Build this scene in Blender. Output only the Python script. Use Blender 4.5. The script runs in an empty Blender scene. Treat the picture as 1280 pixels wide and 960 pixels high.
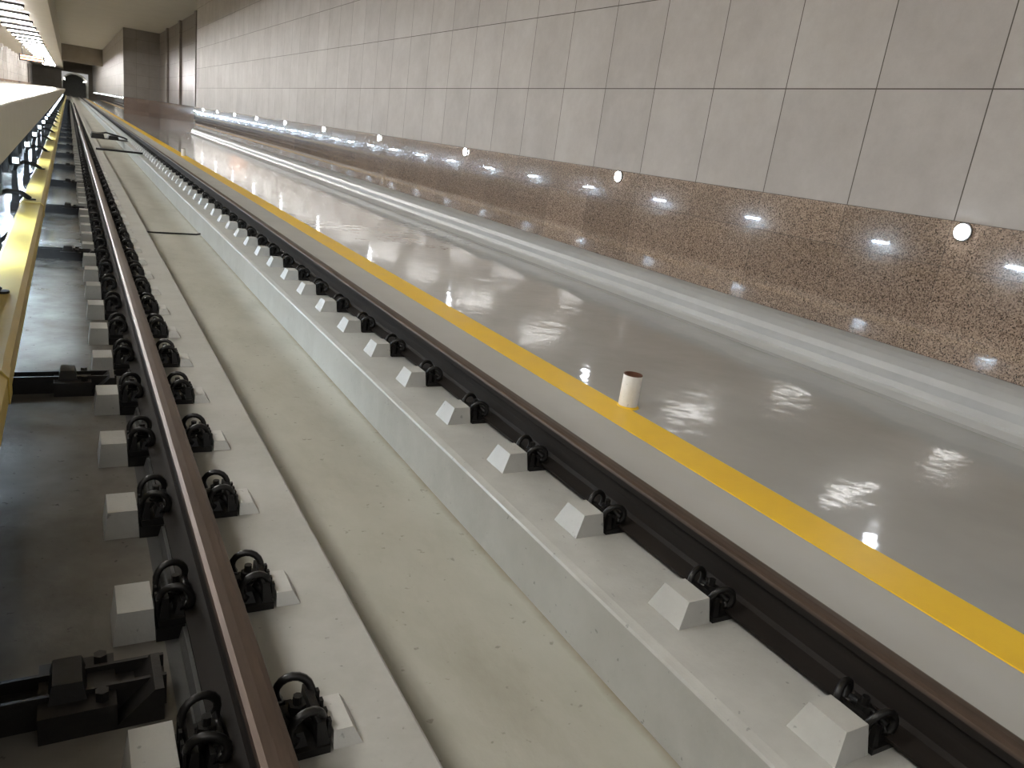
import bpy, bmesh, math, random
from mathutils import Vector, Matrix
random.seed(4)
D = bpy.data; C = bpy.context
scn = C.scene
scn.view_settings.view_transform = 'Standard'
Y0, Y1 = -3.0, 172.0

# ------------------------------------------------------------ materials
def new_mat(name):
    m = D.materials.new(name); m.use_nodes = True
    nt = m.node_tree
    return m, nt, nt.nodes['Principled BSDF']
def N(nt, t, **kw):
    n = nt.nodes.new(t)
    for k, v in kw.items(): setattr(n, k, v)
    return n
def L(nt, a, b): nt.links.new(a, b)
def coords(nt): return N(nt, 'ShaderNodeTexCoord').outputs['Object']
def noise(nt, vec, scale, detail=4, rough=.6, stretch=None):
    if stretch:
        mp = N(nt, 'ShaderNodeMapping'); mp.inputs['Scale'].default_value = stretch
        L(nt, vec, mp.inputs[0]); vec = mp.outputs[0]
    n = N(nt, 'ShaderNodeTexNoise'); n.inputs['Scale'].default_value = scale
    n.inputs['Detail'].default_value = detail; n.inputs['Roughness'].default_value = rough
    L(nt, vec, n.inputs['Vector']); return n.outputs['Fac']
def ramp(nt, fac, stops):
    r = N(nt, 'ShaderNodeValToRGB'); e = r.color_ramp.elements
    while len(e) < len(stops): e.new(.5)
    for i, (p, c) in enumerate(stops):
        e[i].position = p; e[i].color = (*c, 1) if len(c) == 3 else c
    L(nt, fac, r.inputs[0]); return r.outputs[0]
def mixc(nt, fac, a, b, mode='MIX'):
    m = N(nt, 'ShaderNodeMix', data_type='RGBA', blend_type=mode)
    for s, v in ((0, fac), (6, a), (7, b)):
        if isinstance(v, (int, float)): m.inputs[s].default_value = v
        elif isinstance(v, tuple): m.inputs[s].default_value = (*v, 1)
        else: L(nt, v, m.inputs[s])
    return m.outputs[2]
def math_(nt, op, a, b=None):
    m = N(nt, 'ShaderNodeMath', operation=op)
    for i, v in enumerate((a, b)):
        if v is None: continue
        if isinstance(v, (int, float)): m.inputs[i].default_value = v
        else: L(nt, v, m.inputs[i])
    return m.outputs[0]
def bump(nt, bsdf, h, strength, dist=.01):
    b = N(nt, 'ShaderNodeBump'); b.inputs['Strength'].default_value = strength
    b.inputs['Distance'].default_value = dist
    L(nt, h, b.inputs['Height']); L(nt, b.outputs[0], bsdf.inputs['Normal'])
def sep(nt, vec):
    s = N(nt, 'ShaderNodeSeparateXYZ'); L(nt, vec, s.inputs[0]); return s.outputs

def painted(name, c1, c2, rough, bs=.3, scale=3, speck=True, spec=.5, stain=0):
    m, nt, b = new_mat(name); v = coords(nt)
    n1 = noise(nt, v, scale); n2 = noise(nt, v, scale * 14, 3)
    col = ramp(nt, n1, [(.3, c1), (.7, c2)])
    if stain:
        st = ramp(nt, noise(nt, v, 1.7, 6, .7), [(.45, (0, 0, 0)), (.68, (1, 1, 1))])
        col = mixc(nt, math_(nt, 'MULTIPLY', st, stain), col, (c1[0] * .62, c1[1] * .60, c1[2] * .56))
    if speck:
        sp = noise(nt, v, 38, 2, .5)
        k = ramp(nt, sp, [(.70, (0, 0, 0)), (.76, (1, 1, 1))])
        col = mixc(nt, math_(nt, 'MULTIPLY', k, .55), col, tuple(x * .35 for x in c1))
    L(nt, col, b.inputs['Base Color'])
    L(nt, math_(nt, 'ADD', math_(nt, 'MULTIPLY', n1, .25), rough - .12), b.inputs['Roughness'])
    b.inputs['Specular IOR Level'].default_value = spec
    bump(nt, b, math_(nt, 'ADD', n1, math_(nt, 'MULTIPLY', n2, .25)), bs, .012)
    return m
def simple(name, col, rough, metal=0, bs=.0, scale=30):
    m, nt, b = new_mat(name); v = coords(nt)
    n = noise(nt, v, scale)
    L(nt, mixc(nt, n, tuple(x * .7 for x in col), tuple(min(1, x * 1.3) for x in col)), b.inputs['Base Color'])
    b.inputs['Roughness'].default_value = rough; b.inputs['Metallic'].default_value = metal
    if bs: bump(nt, b, n, bs, .004)
    return m
def emis(name, col, s):
    m, nt, b = new_mat(name)
    b.inputs['Base Color'].default_value = (.8, .8, .8, 1)
    b.inputs['Emission Color'].default_value = (*col, 1); b.inputs['Emission Strength'].default_value = s
    return m
def tiled(name, c1, c2, grout, w, h, oy, oz, mortar, rough, kind='plain', axis='Y'):
    m, nt, b = new_mat(name); v = coords(nt); s = sep(nt, v)
    u = math_(nt, 'SUBTRACT', s[1] if axis == 'Y' else s[0], oy - 50 * w)
    zz = math_(nt, 'SUBTRACT', s[2], oz - 4 * h)
    cb = N(nt, 'ShaderNodeCombineXYZ'); L(nt, u, cb.inputs[0]); L(nt, zz, cb.inputs[1])
    br = N(nt, 'ShaderNodeTexBrick'); br.offset = 0; br.squash = 1
    br.inputs['Scale'].default_value = 1; br.inputs['Brick Width'].default_value = w
    br.inputs['Row Height'].default_value = h; br.inputs['Mortar Size'].default_value = mortar
    br.inputs['Mortar Smooth'].default_value = .1; br.inputs['Bias'].default_value = 0
    br.inputs['Color1'].default_value = (.2, .2, .2, 1); br.inputs['Color2'].default_value = (.8, .8, .8, 1)
    br.inputs['Mortar'].default_value = (.5, .5, .5, 1)
    L(nt, cb.outputs[0], br.inputs['Vector'])
    if kind == 'plain':
        n = noise(nt, v, 1.4, 7, .75)
        nn = ramp(nt, n, [(.32, (0, 0, 0)), (.68, (1, 1, 1))])
        col = mixc(nt, nn, c1, c2)
        col = mixc(nt, .10, col, br.outputs['Color'], 'OVERLAY')
    else:
        n = noise(nt, v, 120, 3, .65)
        vo = N(nt, 'ShaderNodeTexVoronoi'); vo.inputs['Scale'].default_value = 120; L(nt, v, vo.inputs['Vector'])
        sv = sep(nt, vo.outputs['Color'])[0]
        mixv = math_(nt, 'ADD', math_(nt, 'MULTIPLY', n, .55), math_(nt, 'MULTIPLY', sv, .45))
        col = ramp(nt, mixv, [(.26, (.04, .028, .022)), (.36, c1), (.52, c2), (.74, tuple(min(1, x * 1.5) for x in c2))])
        col = mixc(nt, .22, col, br.outputs['Color'], 'OVERLAY')
        b.inputs['Coat Weight'].default_value = 1.0; b.inputs['Coat IOR'].default_value = 1.7
        b.inputs['Coat Roughness'].default_value = .03
    col = mixc(nt, br.outputs['Fac'], col, grout)
    L(nt, col, b.inputs['Base Color']); 
    L(nt, math_(nt, 'ADD', math_(nt, 'MULTIPLY', br.outputs['Fac'], .4), rough), b.inputs['Roughness'])
    hgt = math_(nt, 'SUBTRACT', math_(nt, 'MULTIPLY', br.outputs['Color'], .0), br.outputs['Fac'])
    bump(nt, b, hgt, .5, .003)
    return m

M_tile = tiled('wall_tile', (.46, .43, .405), (.57, .54, .515), (.12, .105, .09), .94, .91, 3.48, 1.30, .005, .5)
M_tile_d = tiled('wall_tile_brown', (.20, .175, .15), (.26, .23, .20), (.12, .10, .09), .94, .91, 3.48, 1.30, .006, .35)  # darker brown tile of the niche
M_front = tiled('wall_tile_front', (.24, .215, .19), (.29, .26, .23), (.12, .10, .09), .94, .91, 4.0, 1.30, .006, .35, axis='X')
M_gran = tiled('granite', (.225, .16, .12), (.35, .265, .205), (.09, .07, .055), .94, .667, 3.48, .303, .002, .15, 'granite')
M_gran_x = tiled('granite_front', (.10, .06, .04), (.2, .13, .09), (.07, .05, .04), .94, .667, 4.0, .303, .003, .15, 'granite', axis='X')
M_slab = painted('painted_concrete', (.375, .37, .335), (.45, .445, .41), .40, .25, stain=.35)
M_edge = painted('painted_edge', (.44, .435, .405), (.52, .515, .48), .36, .3, 6, stain=.25)
M_cream = painted('cream_paint', (.74, .70, .56), (.80, .76, .64), .5, .1, 3, False)
M_ptop = painted('platform_stone', (.24, .20, .15), (.30, .26, .20), .25, .05, 3, False)
M_curb = painted('curb_paint', (.43, .435, .43), (.50, .505, .50), .35, .2, 2, False)
M_curbw = painted('curb_highlight', (.62, .63, .62), (.68, .69, .68), .35, .2, 2, False)  # lit streak along the curb foot, put into the colour
M_leftfl = painted('dark_gloss_floor', (.15, .135, .115), (.27, .255, .23), .20, .35, 2.2, stain=.4)
M_dark = painted('dark_concrete_and_shade', (.05, .05, .05), (.09, .09, .085), .7, .3, 3, False)
M_tun = painted('tunnel_lining', (.25, .25, .24), (.35, .35, .33), .7, .3, 3, False)
M_ceil = painted('ceiling_paint', (.62, .59, .50), (.68, .65, .56), .7, .1, 1, False)
M_beam = painted('beam_paint', (.26, .22, .17), (.32, .28, .22), .6, .1, 1, False)
M_yel = painted('yellow_line_paint', (.87, .53, .02), (.95, .61, .035), .38, .15, 3, False)
M_cover = painted('yellow_cover', (.68, .48, .10), (.80, .60, .16), .38, .15, 2, False)
M_black = simple('black_cast_iron', (.012, .011, .010), .38, .3, .4)
M_dsteel = simple('dark_steel', (.035, .032, .030), .45, .5, .3)
M_pipe = painted('pipe_paint', (.80, .78, .73), (.90, .88, .84), .5, .5, 12)
M_rust = simple('rust', (.10, .035, .015), .8, 0, .5)

def trough_mat():
    m, nt, b = new_mat('trough_concrete'); v = coords(nt); s = sep(nt, v)
    n1 = noise(nt, v, 2.2, 6, .65, (1, .45, 1)); n2 = noise(nt, v, 30, 3)
    col = ramp(nt, n1, [(.25, (.315, .305, .25)), (.5, (.40, .39, .33)), (.8, (.46, .45, .39))])
    st = ramp(nt, noise(nt, v, 3.1, 7, .75, (1, .35, 1)), [(.52, (0, 0, 0)), (.72, (1, 1, 1))])
    col = mixc(nt, math_(nt, 'MULTIPLY', st, .35), col, (.27, .25, .19))
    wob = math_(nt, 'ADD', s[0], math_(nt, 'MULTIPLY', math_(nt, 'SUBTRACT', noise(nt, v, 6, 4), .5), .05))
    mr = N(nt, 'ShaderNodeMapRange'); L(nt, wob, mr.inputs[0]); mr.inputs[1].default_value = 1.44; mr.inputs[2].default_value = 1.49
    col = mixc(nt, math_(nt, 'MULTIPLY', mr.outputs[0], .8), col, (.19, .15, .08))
    sp = ramp(nt, noise(nt, v, 26, 2, .5), [(.69, (0, 0, 0)), (.75, (1, 1, 1))])
    col = mixc(nt, math_(nt, 'MULTIPLY', sp, .5), col, (.12, .11, .08))
    L(nt, col, b.inputs['Base Color']); b.inputs['Roughness'].default_value = .5
    bump(nt, b, math_(nt, 'ADD', n1, math_(nt, 'MULTIPLY', n2, .15)), .35, .02)
    return m
M_trough = trough_mat()

def right_floor_mat():
    m, nt, b = new_mat('glossy_grey_floor'); v = coords(nt); s = sep(nt, v)
    n1 = noise(nt, v, 1.2, 4)
    grey = ramp(nt, n1, [(.3, (.345, .348, .338)), (.7, (.40, .402, .39))])
    pale = ramp(nt, n1, [(.3, (.42, .415, .39)), (.7, (.48, .475, .45))])
    wob = math_(nt, 'ADD', s[0], math_(nt, 'MULTIPLY', math_(nt, 'SUBTRACT', noise(nt, v, 1.5, 4), .5), .5))
    e1 = N(nt, 'ShaderNodeMapRange'); L(nt, wob, e1.inputs[0]); e1.inputs[1].default_value = 4.72; e1.inputs[2].default_value = 4.78
    e2 = N(nt, 'ShaderNodeMapRange'); L(nt, s[0], e2.inputs[0]); e2.inputs[1].default_value = 2.72; e2.inputs[2].default_value = 2.70
    pf = math_(nt, 'MAXIMUM', math_(nt, 'MULTIPLY', e1.outputs[0], .6), e2.outputs[0])
    col = mixc(nt, pf, grey, pale)
    L(nt, col, b.inputs['Base Color'])
    r = math_(nt, 'ADD', math_(nt, 'MULTIPLY', e2.outputs[0], .4), math_(nt, 'ADD', math_(nt, 'MULTIPLY', noise(nt, v, .9, 3), .09), .03))
    L(nt, r, b.inputs['Roughness'])
    b.inputs['Specular IOR Level'].default_value = .65
    w1 = noise(nt, v, 7, 1, .5); w2 = noise(nt, v, 1.3, 2, .5)
    bump(nt, b, math_(nt, 'ADD', math_(nt, 'MULTIPLY', w1, .11), math_(nt, 'MULTIPLY', w2, .3)), .5, .03)
    return m
M_floor = right_floor_mat()

def rail_mat():
    m, nt, b = new_mat('rail_steel'); v = coords(nt); s = sep(nt, v)
    n = noise(nt, v, 9, 5, .7, (1, .12, 1))
    top = ramp(nt, n, [(.3, (.055, .038, .028)), (.7, (.13, .093, .070))])
    side = ramp(nt, n, [(.3, (.007, .0055, .0045)), (.7, (.017, .013, .010))])
    mr = N(nt, 'ShaderNodeMapRange'); L(nt, s[2], mr.inputs[0]); mr.inputs[1].default_value = .183; mr.inputs[2].default_value = .196
    L(nt, mixc(nt, mr.outputs[0], side, top), b.inputs['Base Color'])
    L(nt, math_(nt, 'MULTIPLY', mr.outputs[0], .45), b.inputs['Metallic'])
    L(nt, math_(nt, 'SUBTRACT', math_(nt, 'ADD', math_(nt, 'MULTIPLY', n, .15), .62), math_(nt, 'MULTIPLY', mr.outputs[0], .28)), b.inputs['Roughness'])
    b.inputs['Specular IOR Level'].default_value = .2
    bump(nt, b, n, .15, .004)
    return m
M_rail = rail_mat()

# ------------------------------------------------------------ geometry helpers
def obj(name, bm, mats, parent=None, smooth=False):
    me = D.meshes.new(name); bm.normal_update(); bm.to_mesh(me); bm.free()
    for m in mats: me.materials.append(m)
    if smooth:
        for p in me.polygons: p.use_smooth = True
    o = D.objects.new(name, me); C.collection.objects.link(o)
    if parent: o.parent = parent
    return o
def empty(name, loc=(0, 0, 0)):
    e = D.objects.new(name, None); C.collection.objects.link(e); e.location = loc; return e
def box(bm, x0, x1, y0, y1, z0, z1, mi=0, taper=None):
    t = taper or (0, 0, 0)
    v = [bm.verts.new(p) for p in ((x0, y0, z0), (x1, y0, z0), (x1, y1, z0), (x0, y1, z0),
         (x0 + t[0], y0 + t[2], z1), (x1 - t[1], y0 + t[2], z1), (x1 - t[1], y1 - t[2], z1), (x0 + t[0], y1 - t[2], z1))]
    for f in ((3, 2, 1, 0), (4, 5, 6, 7), (0, 1, 5, 4), (1, 2, 6, 5), (2, 3, 7, 6), (3, 0, 4, 7)):
        bm.faces.new([v[i] for i in f]).material_index = mi
def extr(bm, pts, y0, y1, closed, mats=None, flip=False):
    a = [bm.verts.new((x, y0, z)) for x, z in pts]; b = [bm.verts.new((x, y1, z)) for x, z in pts]
    n = len(pts); rng = n if closed else n - 1
    for i in range(rng):
        j = (i + 1) % n
        q = [a[i], a[j], b[j], b[i]]
        if flip: q.reverse()
        f = bm.faces.new(q)
        if mats: f.material_index = mats[i]
    if closed:
        bm.faces.new(a); bm.faces.new(b[::-1])
def cyl(bm, c, r, h, axis='Z', seg=16, mi=0, r2=None, sx=1, sy=1):
    mat = Matrix.Translation(c) @ Matrix.Diagonal((sx, sy, 1, 1))
    if axis == 'X': mat = mat @ Matrix.Rotation(math.pi / 2, 4, 'Y')
    if axis == 'Y': mat = mat @ Matrix.Rotation(math.pi / 2, 4, 'X')
    r_ = bmesh.ops.create_cone(bm, cap_ends=True, segments=seg, radius1=r, radius2=r if r2 is None else r2, depth=h, matrix=mat)
    fs = set(f for v in r_['verts'] for f in v.link_faces)
    for f in fs: f.material_index = mi
def tube(bm, pts, r, seg=6, mi=0):
    pts = [Vector(p) for p in pts]; rings = []
    for i, p in enumerate(pts):
        t = (pts[min(i + 1, len(pts) - 1)] - pts[max(i - 1, 0)]).normalized()
        u = t.orthogonal().normalized() if i == 0 else (pu - pu.dot(t) * t).normalized()
        pu = u; w = t.cross(u)
        rings.append([bm.verts.new(p + r * (math.cos(k * 2 * math.pi / seg) * u + math.sin(k * 2 * math.pi / seg) * w)) for k in range(seg)])
    for a, b in zip(rings, rings[1:]):
        for k in range(seg):
            f = bm.faces.new([a[k], a[(k + 1) % seg], b[(k + 1) % seg], b[k]]); f.material_index = mi; f.smooth = True
    bm.faces.new(rings[0][::-1]).material_index = mi; bm.faces.new(rings[-1]).material_index = mi
def recalc(bm): bmesh.ops.recalc_face_normals(bm, faces=bm.faces[:])

# ------------------------------------------------------------ track bed and floor
bm = bmesh.new()
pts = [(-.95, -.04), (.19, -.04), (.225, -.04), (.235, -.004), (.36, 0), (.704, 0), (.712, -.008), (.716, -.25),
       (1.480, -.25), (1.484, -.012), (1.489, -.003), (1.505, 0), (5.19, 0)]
mi = [0, 5, 5, 5, 1, 4, 1, 2, 1, 4, 4, 3]  # dark strip beside the left rail carries its shade in the colour
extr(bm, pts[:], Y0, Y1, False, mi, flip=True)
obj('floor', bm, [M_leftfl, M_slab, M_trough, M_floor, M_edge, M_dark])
bm = bmesh.new(); extr(bm, [(1.505, 0), (1.52, .004), (2.04, .004), (2.05, 0)], Y0, Y1, False, flip=True)
obj('trim_track_plinth', bm, [M_edge])
bm = bmesh.new(); extr(bm, [(2.60, .001), (2.605, .004), (2.845, .004), (2.85, .001)], Y0, Y1, False, flip=True)
obj('yellow_safety_line', bm, [M_yel])

bm = bmesh.new()
cp = [(5.16, 0.0), (5.20, .012), (5.33, .030), (5.365, .045), (5.385, .09), (5.39, .15), (5.41, .20), (5.45, .25), (5.50, .28), (5.56, .300), (5.62, .303)]
extr(bm, cp, Y0, 44.0, False, [0, 1, 1, 0, 0, 0, 0, 0, 0, 0], flip=True)
obj('trim_wall_curb', bm, [M_curb, M_curbw])

# ------------------------------------------------------------ right wall
bm = bmesh.new()
box(bm, 5.60, 5.9, Y0, 44.0, 1.30, 6.6, 0)
box(bm, 5.585, 5.9, Y0, 44.0, .26, 1.30, 1)
obj('wall_right', bm, [M_tile, M_gran])
bm = bmesh.new()
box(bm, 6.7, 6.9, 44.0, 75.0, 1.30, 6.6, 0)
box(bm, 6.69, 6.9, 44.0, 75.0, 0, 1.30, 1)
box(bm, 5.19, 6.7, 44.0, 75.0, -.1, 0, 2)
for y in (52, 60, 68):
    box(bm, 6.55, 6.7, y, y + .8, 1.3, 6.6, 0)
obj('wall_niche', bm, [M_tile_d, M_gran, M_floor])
bm = bmesh.new()
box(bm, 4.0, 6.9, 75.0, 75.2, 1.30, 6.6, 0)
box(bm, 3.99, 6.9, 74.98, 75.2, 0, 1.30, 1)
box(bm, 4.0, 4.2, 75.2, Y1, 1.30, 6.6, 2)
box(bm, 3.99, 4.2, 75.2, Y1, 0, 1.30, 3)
obj('wall_far_right', bm, [M_front, M_gran_x, M_tile, M_gran])

M_led = emis('led_lens', (.88, .94, 1.0), 45)
bm = bmesh.new()
def led(bm, x, y, z, s=-1):
    cyl(bm, (x + s * .004, y, z), .068, .012, 'X', 24, 0)
    cyl(bm, (x + s * .014, y, z), .056, .012, 'X', 20, 1)
y = 3.38 - 4.22
while y < 43:
    led(bm, 5.582, y, 1.235); y += 4.22
y = 76.5
while y < 168:
    led(bm, 3.985, y, 1.2); y += 4.22
obj('recessed_wall_lights', bm, [M_dsteel, M_led])

# ------------------------------------------------------------ ceiling
bm = bmesh.new()
box(bm, -.60, 6.9, Y0, Y1, 6.6, 6.8, 0)
obj('ceiling', bm, [M_ceil])
bm = bmesh.new(); box(bm, -1.3, -.60, Y0, Y1, 4.46, 6.8, 0); obj('trim_ceiling_beam', bm, [M_ceil])
bm = bmesh.new(); box(bm, -11, -1.3, Y0, Y1, 4.50, 4.7, 0); obj('ceiling_platform', bm, [M_ceil])

M_lamp = emis('lamp_diffuser', (1.0, .985, .965), 195)
bm = bmesh.new()
def lamp(x, y, w=.82):
    cyl(bm, (x, y, 4.44), 1, .12, 'Z', 32, 0, None, w + .06, .15)
    cyl(bm, (x, y, 4.35), 1, .06, 'Z', 32, 1, .94, w, .075)
ys = [-6, -1.1, 3.9, 8.9, 13.8, 21.4, 26.5, 31.8, 37] + [42 + 5 * k for k in range(22)]
for y in ys:
    if y > Y0: lamp(-2.4, y)
    if y > Y0: lamp(-7.3, y + 1)
obj('platform_ceiling_lamps', bm, [M_dsteel, M_lamp])

# ------------------------------------------------------------ platform
bm = bmesh.new()
box(bm, -10.99, -1.0, Y0, Y1 - .1, 1.08, 1.178, 0)
extr(bm, [(-.47, .76), (-.452, .765), (-.45, .775), (-.45, 1.165), (-.458, 1.178), (-.475, 1.18), (-1.0, 1.18), (-1.0, .76)], Y0, Y1 - .1, True, [1, 1, 1, 1, 1, 0, 2, 2])
recalc(bm)
obj('platform', bm, [M_ptop, M_cream, M_dark])
bm = bmesh.new(); box(bm, -1.1, -.95, Y0, Y1, -.1, .755, 0); obj('wall_under_platform', bm, [M_dark])
bm = bmesh.new(); box(bm, -11.2, -11, Y0, Y1, 1.1, 4.7, 0); obj('wall_left', bm, [M_tile])
bm = bmesh.new()
y = 20
while y < 165:
    box(bm, -6.0, -5.3, y, y + .7, 1.18, 4.5, 0); box(bm, -6.08, -5.22, y - .08, y + .78, 1.18, 1.4, 1); box(bm, -6.1, -5.2, y - .1, y + .8, 4.2, 4.5, 0)
    y += 6
obj('platform_columns', bm, [M_tile, M_gran])

M_led2 = emis('led_fill_cool', (.66, .83, 1.0), 400)
M_led3 = emis('led_marker', (.75, .88, 1.0), 14)
bm = bmesh.new()
ysu = [5.1, 6.3]
y = 8.575
while y < 120:
    ysu.append(y); y += 2.975
for y in ysu:
    box(bm, -.949, -.66, y - .12, y + .12, .715, .755, 0)
    box(bm, -.85, -.69, y - .10, y + .10, .70, .714, 1)  # hooded lamp added out of view to throw bluish light on the left floor
ysb = [7.72, 10.69, 13.67] + [13.67 + 2.975 * k for k in range(1, 34)]
for y in ysb:
    box(bm, -.57, -.50, y - .15, y - .06, .49, .555, 0)
    box(bm, -.563, -.507, y - .155, y - .151, .495, .55, 2)
    box(bm, -.498, -.493, y - .26, y - .06, .485, .56, 0)  # added shield, keeps the marker lens from mirroring in the granite
    box(bm, -.545, -.53, y - .07, y - .01, .47, .52, 0)
obj('underplatform_lights_and_fill', bm, [M_dsteel, M_led2, M_led3])
bm = bmesh.new()
for z, x, r in ((.50, -.90, .028), (.42, -.90, .024), (.34, -.905, .03), (.25, -.90, .022)):
    tube(bm, [(x, Y0, z), (x, 60, z), (x, Y1, z)], r, 8)
y = 0
while y < 100:
    box(bm, -.948, -.865, y, y + .03, -.04, .56, 0); y += 1.5
obj('cable_bundle', bm, [M_black])

# ------------------------------------------------------------ rails
half = [(.075, 0), (.075, .010), (.060, .015), (.020, .030), (.0105, .045), (.009, .09), (.011, .125), (.020, .135), (.0365, .142), (.0375, .165), (.034, .175), (.022, .1795), (0, .181)]
prof = half + [(-x, z) for x, z in half[-2::-1]]
RX = {'l': .316, 'r': 1.904}
def rail(x, base):
    bm = bmesh.new(); extr(bm, [(x + px, base + pz) for px, pz in prof], Y0, Y1, True); recalc(bm)
    return obj('steel_rail', bm, [M_rail])
rail(RX['l'], .022); rail(RX['r'], .022)

# ------------------------------------------------------------ fastenings
def fastening(rx, y0, count, outer, inner, step, FL, FR):
    bm = bmesh.new()
    box(bm, -.19 * FL, .19 * FR, -.085, .085, 0.0, .0205, 0)
    for s in (-1, 1):
        F = FL if s < 0 else FR
        def bx(x0, x1, *a, **k):
            x0 *= F; x1 *= F
            if s < 0: x0, x1 = -x1, -x0
            t = k.get('taper')
            if t and s < 0: k['taper'] = (t[1], t[0], t[2])
            box(bm, x0, x1, *a, **k)
        bx(.10, .135, -.07, .07, .02, .052, 0, taper=(.004, .01, .012))
        bx(.155, .188, -.08, .08, .02, .078, 0, taper=(.0, .010, .01))
        for yy in (-.055, -.02, .015, .05):
            bx(.187, .196, yy - .007, yy + .007, .02, .070, 0)
        bx(.065, .11, -.045, .045, .037, .056, 0, taper=(.008, 0, .006))
        for yc in (-.048, .048):
            loop = []
            for k in range(15):
                a = math.radians(-50 + 290 * k / 14)
                loop.append((s * (.130 * F + .040 * math.cos(a)), yc + .024 * math.sin(a * .5) * (1 if yc > 0 else -1), .070 + .040 * math.sin(a)))
            loop = [(s * .060, yc * .9, .052)] + loop[::-1] + [(s * .14 * F, yc * .35, .05)]
            tube(bm, loop, .0105, 6, 0)
        tube(bm, [(s * .060, -.06, .054), (s * .066, 0, .066), (s * .060, .06, .054)], .010, 6, 0)
        cyl(bm, (s * .122 * F, 0, .060), .026, .008, 'Z', 14, 0)
        cyl(bm, (s * .122 * F, 0, .074), .021, .024, 'Z', 6, 0)
        cyl(bm, (s * .122 * F, 0, .090), .011, .035, 'Z', 8, 0)
        h, w, zb = outer if s < 0 else inner
        tp = (.004, .040, .02) if h > .08 else ((.004, .012, .008) if zb < -.01 else (.004, .02, .02))
        bx(.200, .200 + w / F, -.08, .08, zb, h, 1, taper=tp)
        if zb < -.01:
            bx(.10, .20, -.09, .09, zb, -.001, 0)
        elif h > .05:
            bx(.12, .20, .086, .10, 0, .035, 1, taper=(0, 0, .004))
    recalc(bm)
    o = obj('rail_fastenings', bm, [M_black, M_edge])
    o.location = (rx, y0, .001)
    m = o.modifiers.new('Array', 'ARRAY'); m.use_relative_offset = False; m.use_constant_offset = True
    m.constant_offset_displace = (0, step, 0); m.count = count
    return o
fastening(RX['l'], 1.475 - .595 * 3, 150, (.055, .105, -.041), (.036, .07, 0), .595, .74, .88)
fastening(RX['r'], .985 - .6 * 3, 150, (.085, .13, 0), (.014, .08, 0), .6, .74, .8)

# ------------------------------------------------------------ third rail with cover and brackets
tr = empty('third_rail')
bm = bmesh.new()
cov = [(-.205, .33), (-.205, .415), (-.225, .44), (-.350, .44), (-.370, .415), (-.370, .33), (-.362, .33), (-.362, .41), (-.347, .432), (-.228, .432), (-.213, .41), (-.213, .33)]
L_seg = 4.6; y = -1.6
while y < 120:
    extr(bm, cov, y, y + L_seg - .012, True)
    cx = [( -.29 + (px + .29) * 1.06, .38 + (pz - .38) * 1.10) for px, pz in cov[:6]]
    cx2 = [( -.29 + (px + .29) * 1.01, .38 + (pz - .38) * 1.02) for px, pz in cov[:6]][::-1]
    extr(bm, cx + cx2, y - .06, y + .06, True)
    y += L_seg
recalc(bm); obj('protective_cover', bm, [M_cover], tr)
bm = bmesh.new()
extr(bm, [(-.32, .30), (-.26, .30), (-.26, .32), (-.284, .33), (-.284, .37), (-.265, .385), (-.265, .40), (-.315, .40), (-.315, .385), (-.296, .37), (-.296, .33), (-.32, .32)], Y0, 120, True)
recalc(bm); obj('conductor_rail', bm, [M_dsteel], tr)
bm = bmesh.new()
ys = [1.77, 4.15, 7.72, 10.69, 13.67] + [13.67 + 2.975 * k for k in range(1, 34)]
for y in ys:
    box(bm, -.62, .17, y - .045, y + .045, -.04, .012, 0)
    box(bm, -.62, .17, y - .045, y - .035, .012, .045, 0)
    box(bm, -.62, .17, y + .035, y + .045, .012, .045, 0)
    box(bm, -.10, .06, y - .10, y + .10, -.04, .03, 0)
    box(bm, -.08, .0, y - .06, y + .06, .03, .075, 0, taper=(.01, .01, .01))
    box(bm, .05, .16, y - .10, y + .04, -.04, .05, 0, taper=(.09, .0, .0))
    cyl(bm, (.03, y - .07, .04), .016, .03, 'Z', 6); cyl(bm, (.03, y + .07, .04), .016, .03, 'Z', 6)
    box(bm, -.60, -.52, y - .04, y + .04, .01, .40, 0, taper=(.015, .015, .005))
    tube(bm, [(-.56, y, .36), (-.54, y, .46), (-.46, y, .50), (-.36, y, .49), (-.30, y, .445)], .022, 8)
    cyl(bm, (-.29, y, .425), .03, .05, 'Z', 12)
    tube(bm, [(-.56, y, .05), (-.45, y, .16), (-.36, y, .22), (-.29, y, .28)], .018, 8)
    box(bm, -.33, -.25, y - .03, y + .03, .27, .30, 0)
recalc(bm); obj('support_brackets', bm, [M_dsteel], tr)

# ------------------------------------------------------------ pipe stubs
def stub(x, y):
    e = empty('vent_pipe_stub', (x, y, 0))
    bm = bmesh.new(); seg = 32
    rings = [(.057, 0), (.057, .200), (.055, .205), (.046, .205), (.045, .10)]
    rr = []
    for r, z in rings:
        rr.append([bm.verts.new((r * math.cos(2 * math.pi * k / seg) * (1 + .03 * math.sin(k * 1.7) * (z < .15)), r * math.sin(2 * math.pi * k / seg), z)) for k in range(seg)])
    for i, (a, b) in enumerate(zip(rr, rr[1:])):
        for k in range(seg):
            f = bm.faces.new([a[k], a[(k + 1) % seg], b[(k + 1) % seg], b[k]]); f.smooth = True; f.material_index = 0 if i == 0 else 1
    bm.faces.new(rr[-1]).material_index = 2
    obj('pipe', bm, [M_pipe, M_rust, M_black], e)
    bm = bmesh.new(); cyl(bm, (0, 0, .006), .070, .012, 'Z', 24, 0, .059)
    obj('sealant_collar', bm, [M_yel], e)
stub(2.87, 3.44); stub(2.72, 23.8)

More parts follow.
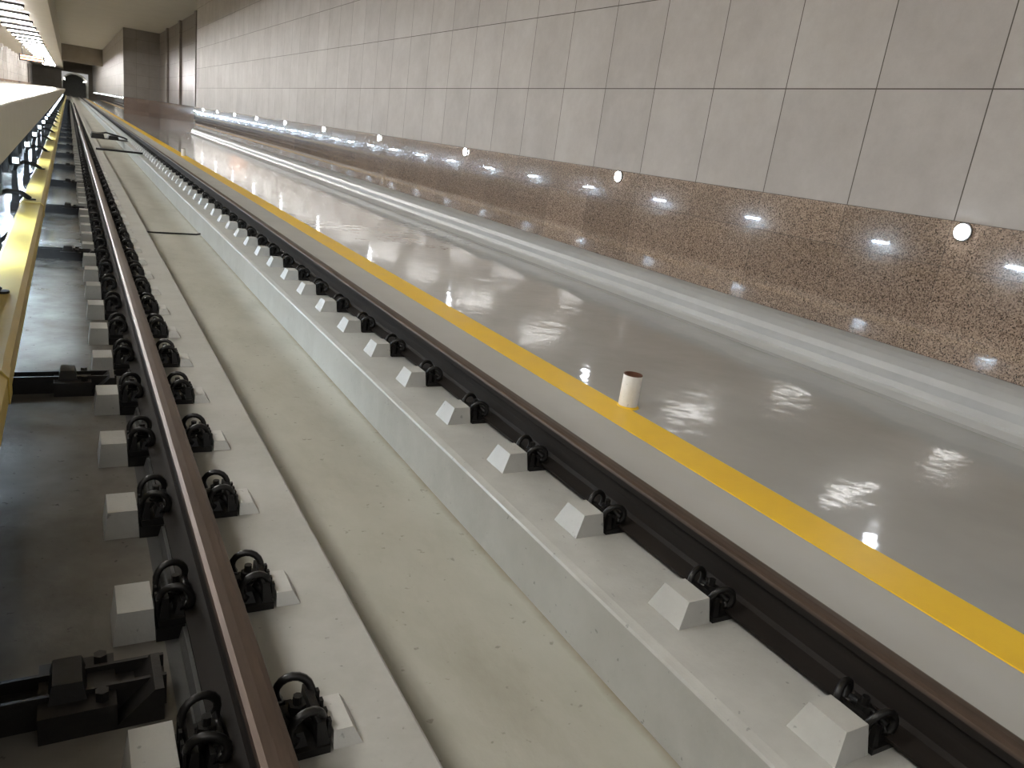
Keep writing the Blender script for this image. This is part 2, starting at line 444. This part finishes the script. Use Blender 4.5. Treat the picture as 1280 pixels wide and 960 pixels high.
# ------------------------------------------------------------ things across the track
bm = bmesh.new()
box(bm, .58, 1.60, 28.2, 28.7, 0.004, .03, 0)
box(bm, .58, .95, 28.1, 29.2, .03, .16, 0, taper=(.03, .03, .05))
box(bm, 1.05, 1.35, 28.2, 28.9, .03, .12, 0, taper=(.03, .03, .04))
tube(bm, [(.58, 28.45, .10), (1.0, 28.45, .20), (1.5, 28.45, .10), (1.6, 28.45, .06)], .025, 8)
recalc(bm); obj('train_stop_device', bm, [M_black])
bm = bmesh.new()
tube(bm, [(.56, 22.6, .03), (.72, 22.6, .03), (1.48, 22.6, .03), (1.62, 22.6, .03)], .025, 8)
obj('track_crossing_cable', bm, [M_black])
bm = bmesh.new()
tube(bm, [(.72, 10.9, -.23), (.9, 10.9, -.237), (1.42, 10.95, -.237), (1.47, 10.95, -.225)], .011, 8)
obj('track_crossing_cable', bm, [M_black])

# ------------------------------------------------------------ display board over the platform
e = empty('platform_display_board', (-2.45, 78, 3.25))
bm = bmesh.new(); box(bm, -.9, .9, -.1, .1, -.25, .25, 0); obj('housing', bm, [M_black], e)
M_or = emis('orange_led', (1, .32, .03), 6)
bm = bmesh.new()
for r in range(2):
    x = -.8
    while x < .75:
        w = random.uniform(.06, .16); box(bm, x, x + w, -.115, -.10, .05 - r * .2, .17 - r * .2, 0); x += w + .04
obj('led_text', bm, [M_or], e)
bm = bmesh.new(); box(bm, -.7, -.64, -.03, .03, .25, 1.25); box(bm, .64, .7, -.03, .03, .25, 1.25); obj('hangers', bm, [M_dsteel], e)

# ------------------------------------------------------------ far end: portal and tunnel
bm = bmesh.new()
box(bm, -11, -.95, Y1, Y1 + .4, -.3, 6.8, 0); box(bm, 3.3, 7, Y1, Y1 + .4, -.3, 6.8, 0); box(bm, -.95, 3.3, Y1, Y1 + .4, 4.2, 6.8, 0)
obj('wall_end', bm, [M_beam])
bm = bmesh.new()
arc = [(3.3, -.3)] + [(1.175 + 2.125 * math.cos(a * math.pi / 14), 2.2 + 2.0 * math.sin(a * math.pi / 14)) for a in range(15)] + [(-.95, -.3)]
extr(bm, arc, Y1 + .4, Y1 + 30, True); recalc(bm)
bmesh.ops.reverse_faces(bm, faces=bm.faces[:])
fs = [f for f in bm.faces if all(abs(v.co.y - Y1 - .4) < .01 for v in f.verts)]
bmesh.ops.delete(bm, geom=fs, context='FACES_ONLY')
obj('tunnel_tube', bm, [M_tun])
bm = bmesh.new()
for y in (Y1 + 3, Y1 + 10, Y1 + 18):
    box(bm, -.6, -.45, y, y + 1.2, 2.9, 3.0, 0); box(bm, 2.8, 2.95, y, y + 1.2, 2.9, 3.0, 0)
obj('tunnel_fill_lamps', bm, [emis('tunnel_fill_lamp', (1, .95, .85), 40)])  # added lamps that brighten the tunnel mouth
bm = bmesh.new(); box(bm, -.60, 4.0, 120, 121, 4.6, 6.6); obj('trim_crossbeam', bm, [M_beam])

# ------------------------------------------------------------ world + camera
w = D.worlds.new('World'); scn.world = w; w.use_nodes = True
w.node_tree.nodes['Background'].inputs[0].default_value = (1, .98, .96, 1)
w.node_tree.nodes['Background'].inputs[1].default_value = .38

f = 965.0
yv = Vector((85 - 640, 110 - 480, f)).normalized()
dn = Vector((200 - 640, 3700 - 480, f)); dn = (dn - dn.dot(yv) * yv).normalized()
xv = dn.cross(yv)
right = Vector((xv.x, yv.x, -dn.x)); down = Vector((xv.y, yv.y, -dn.y)); fwd = Vector((xv.z, yv.z, -dn.z))
mat = Matrix((right, -down, -fwd)).transposed().to_4x4(); mat.translation = (0, 0, 1.37)
cd = D.cameras.new('camera'); cd.sensor_width = 36; cd.lens = f / 1280 * 36; cd.clip_start = .02; cd.clip_end = 500
co = D.objects.new('camera', cd); C.collection.objects.link(co); co.matrix_world = mat
scn.camera = co
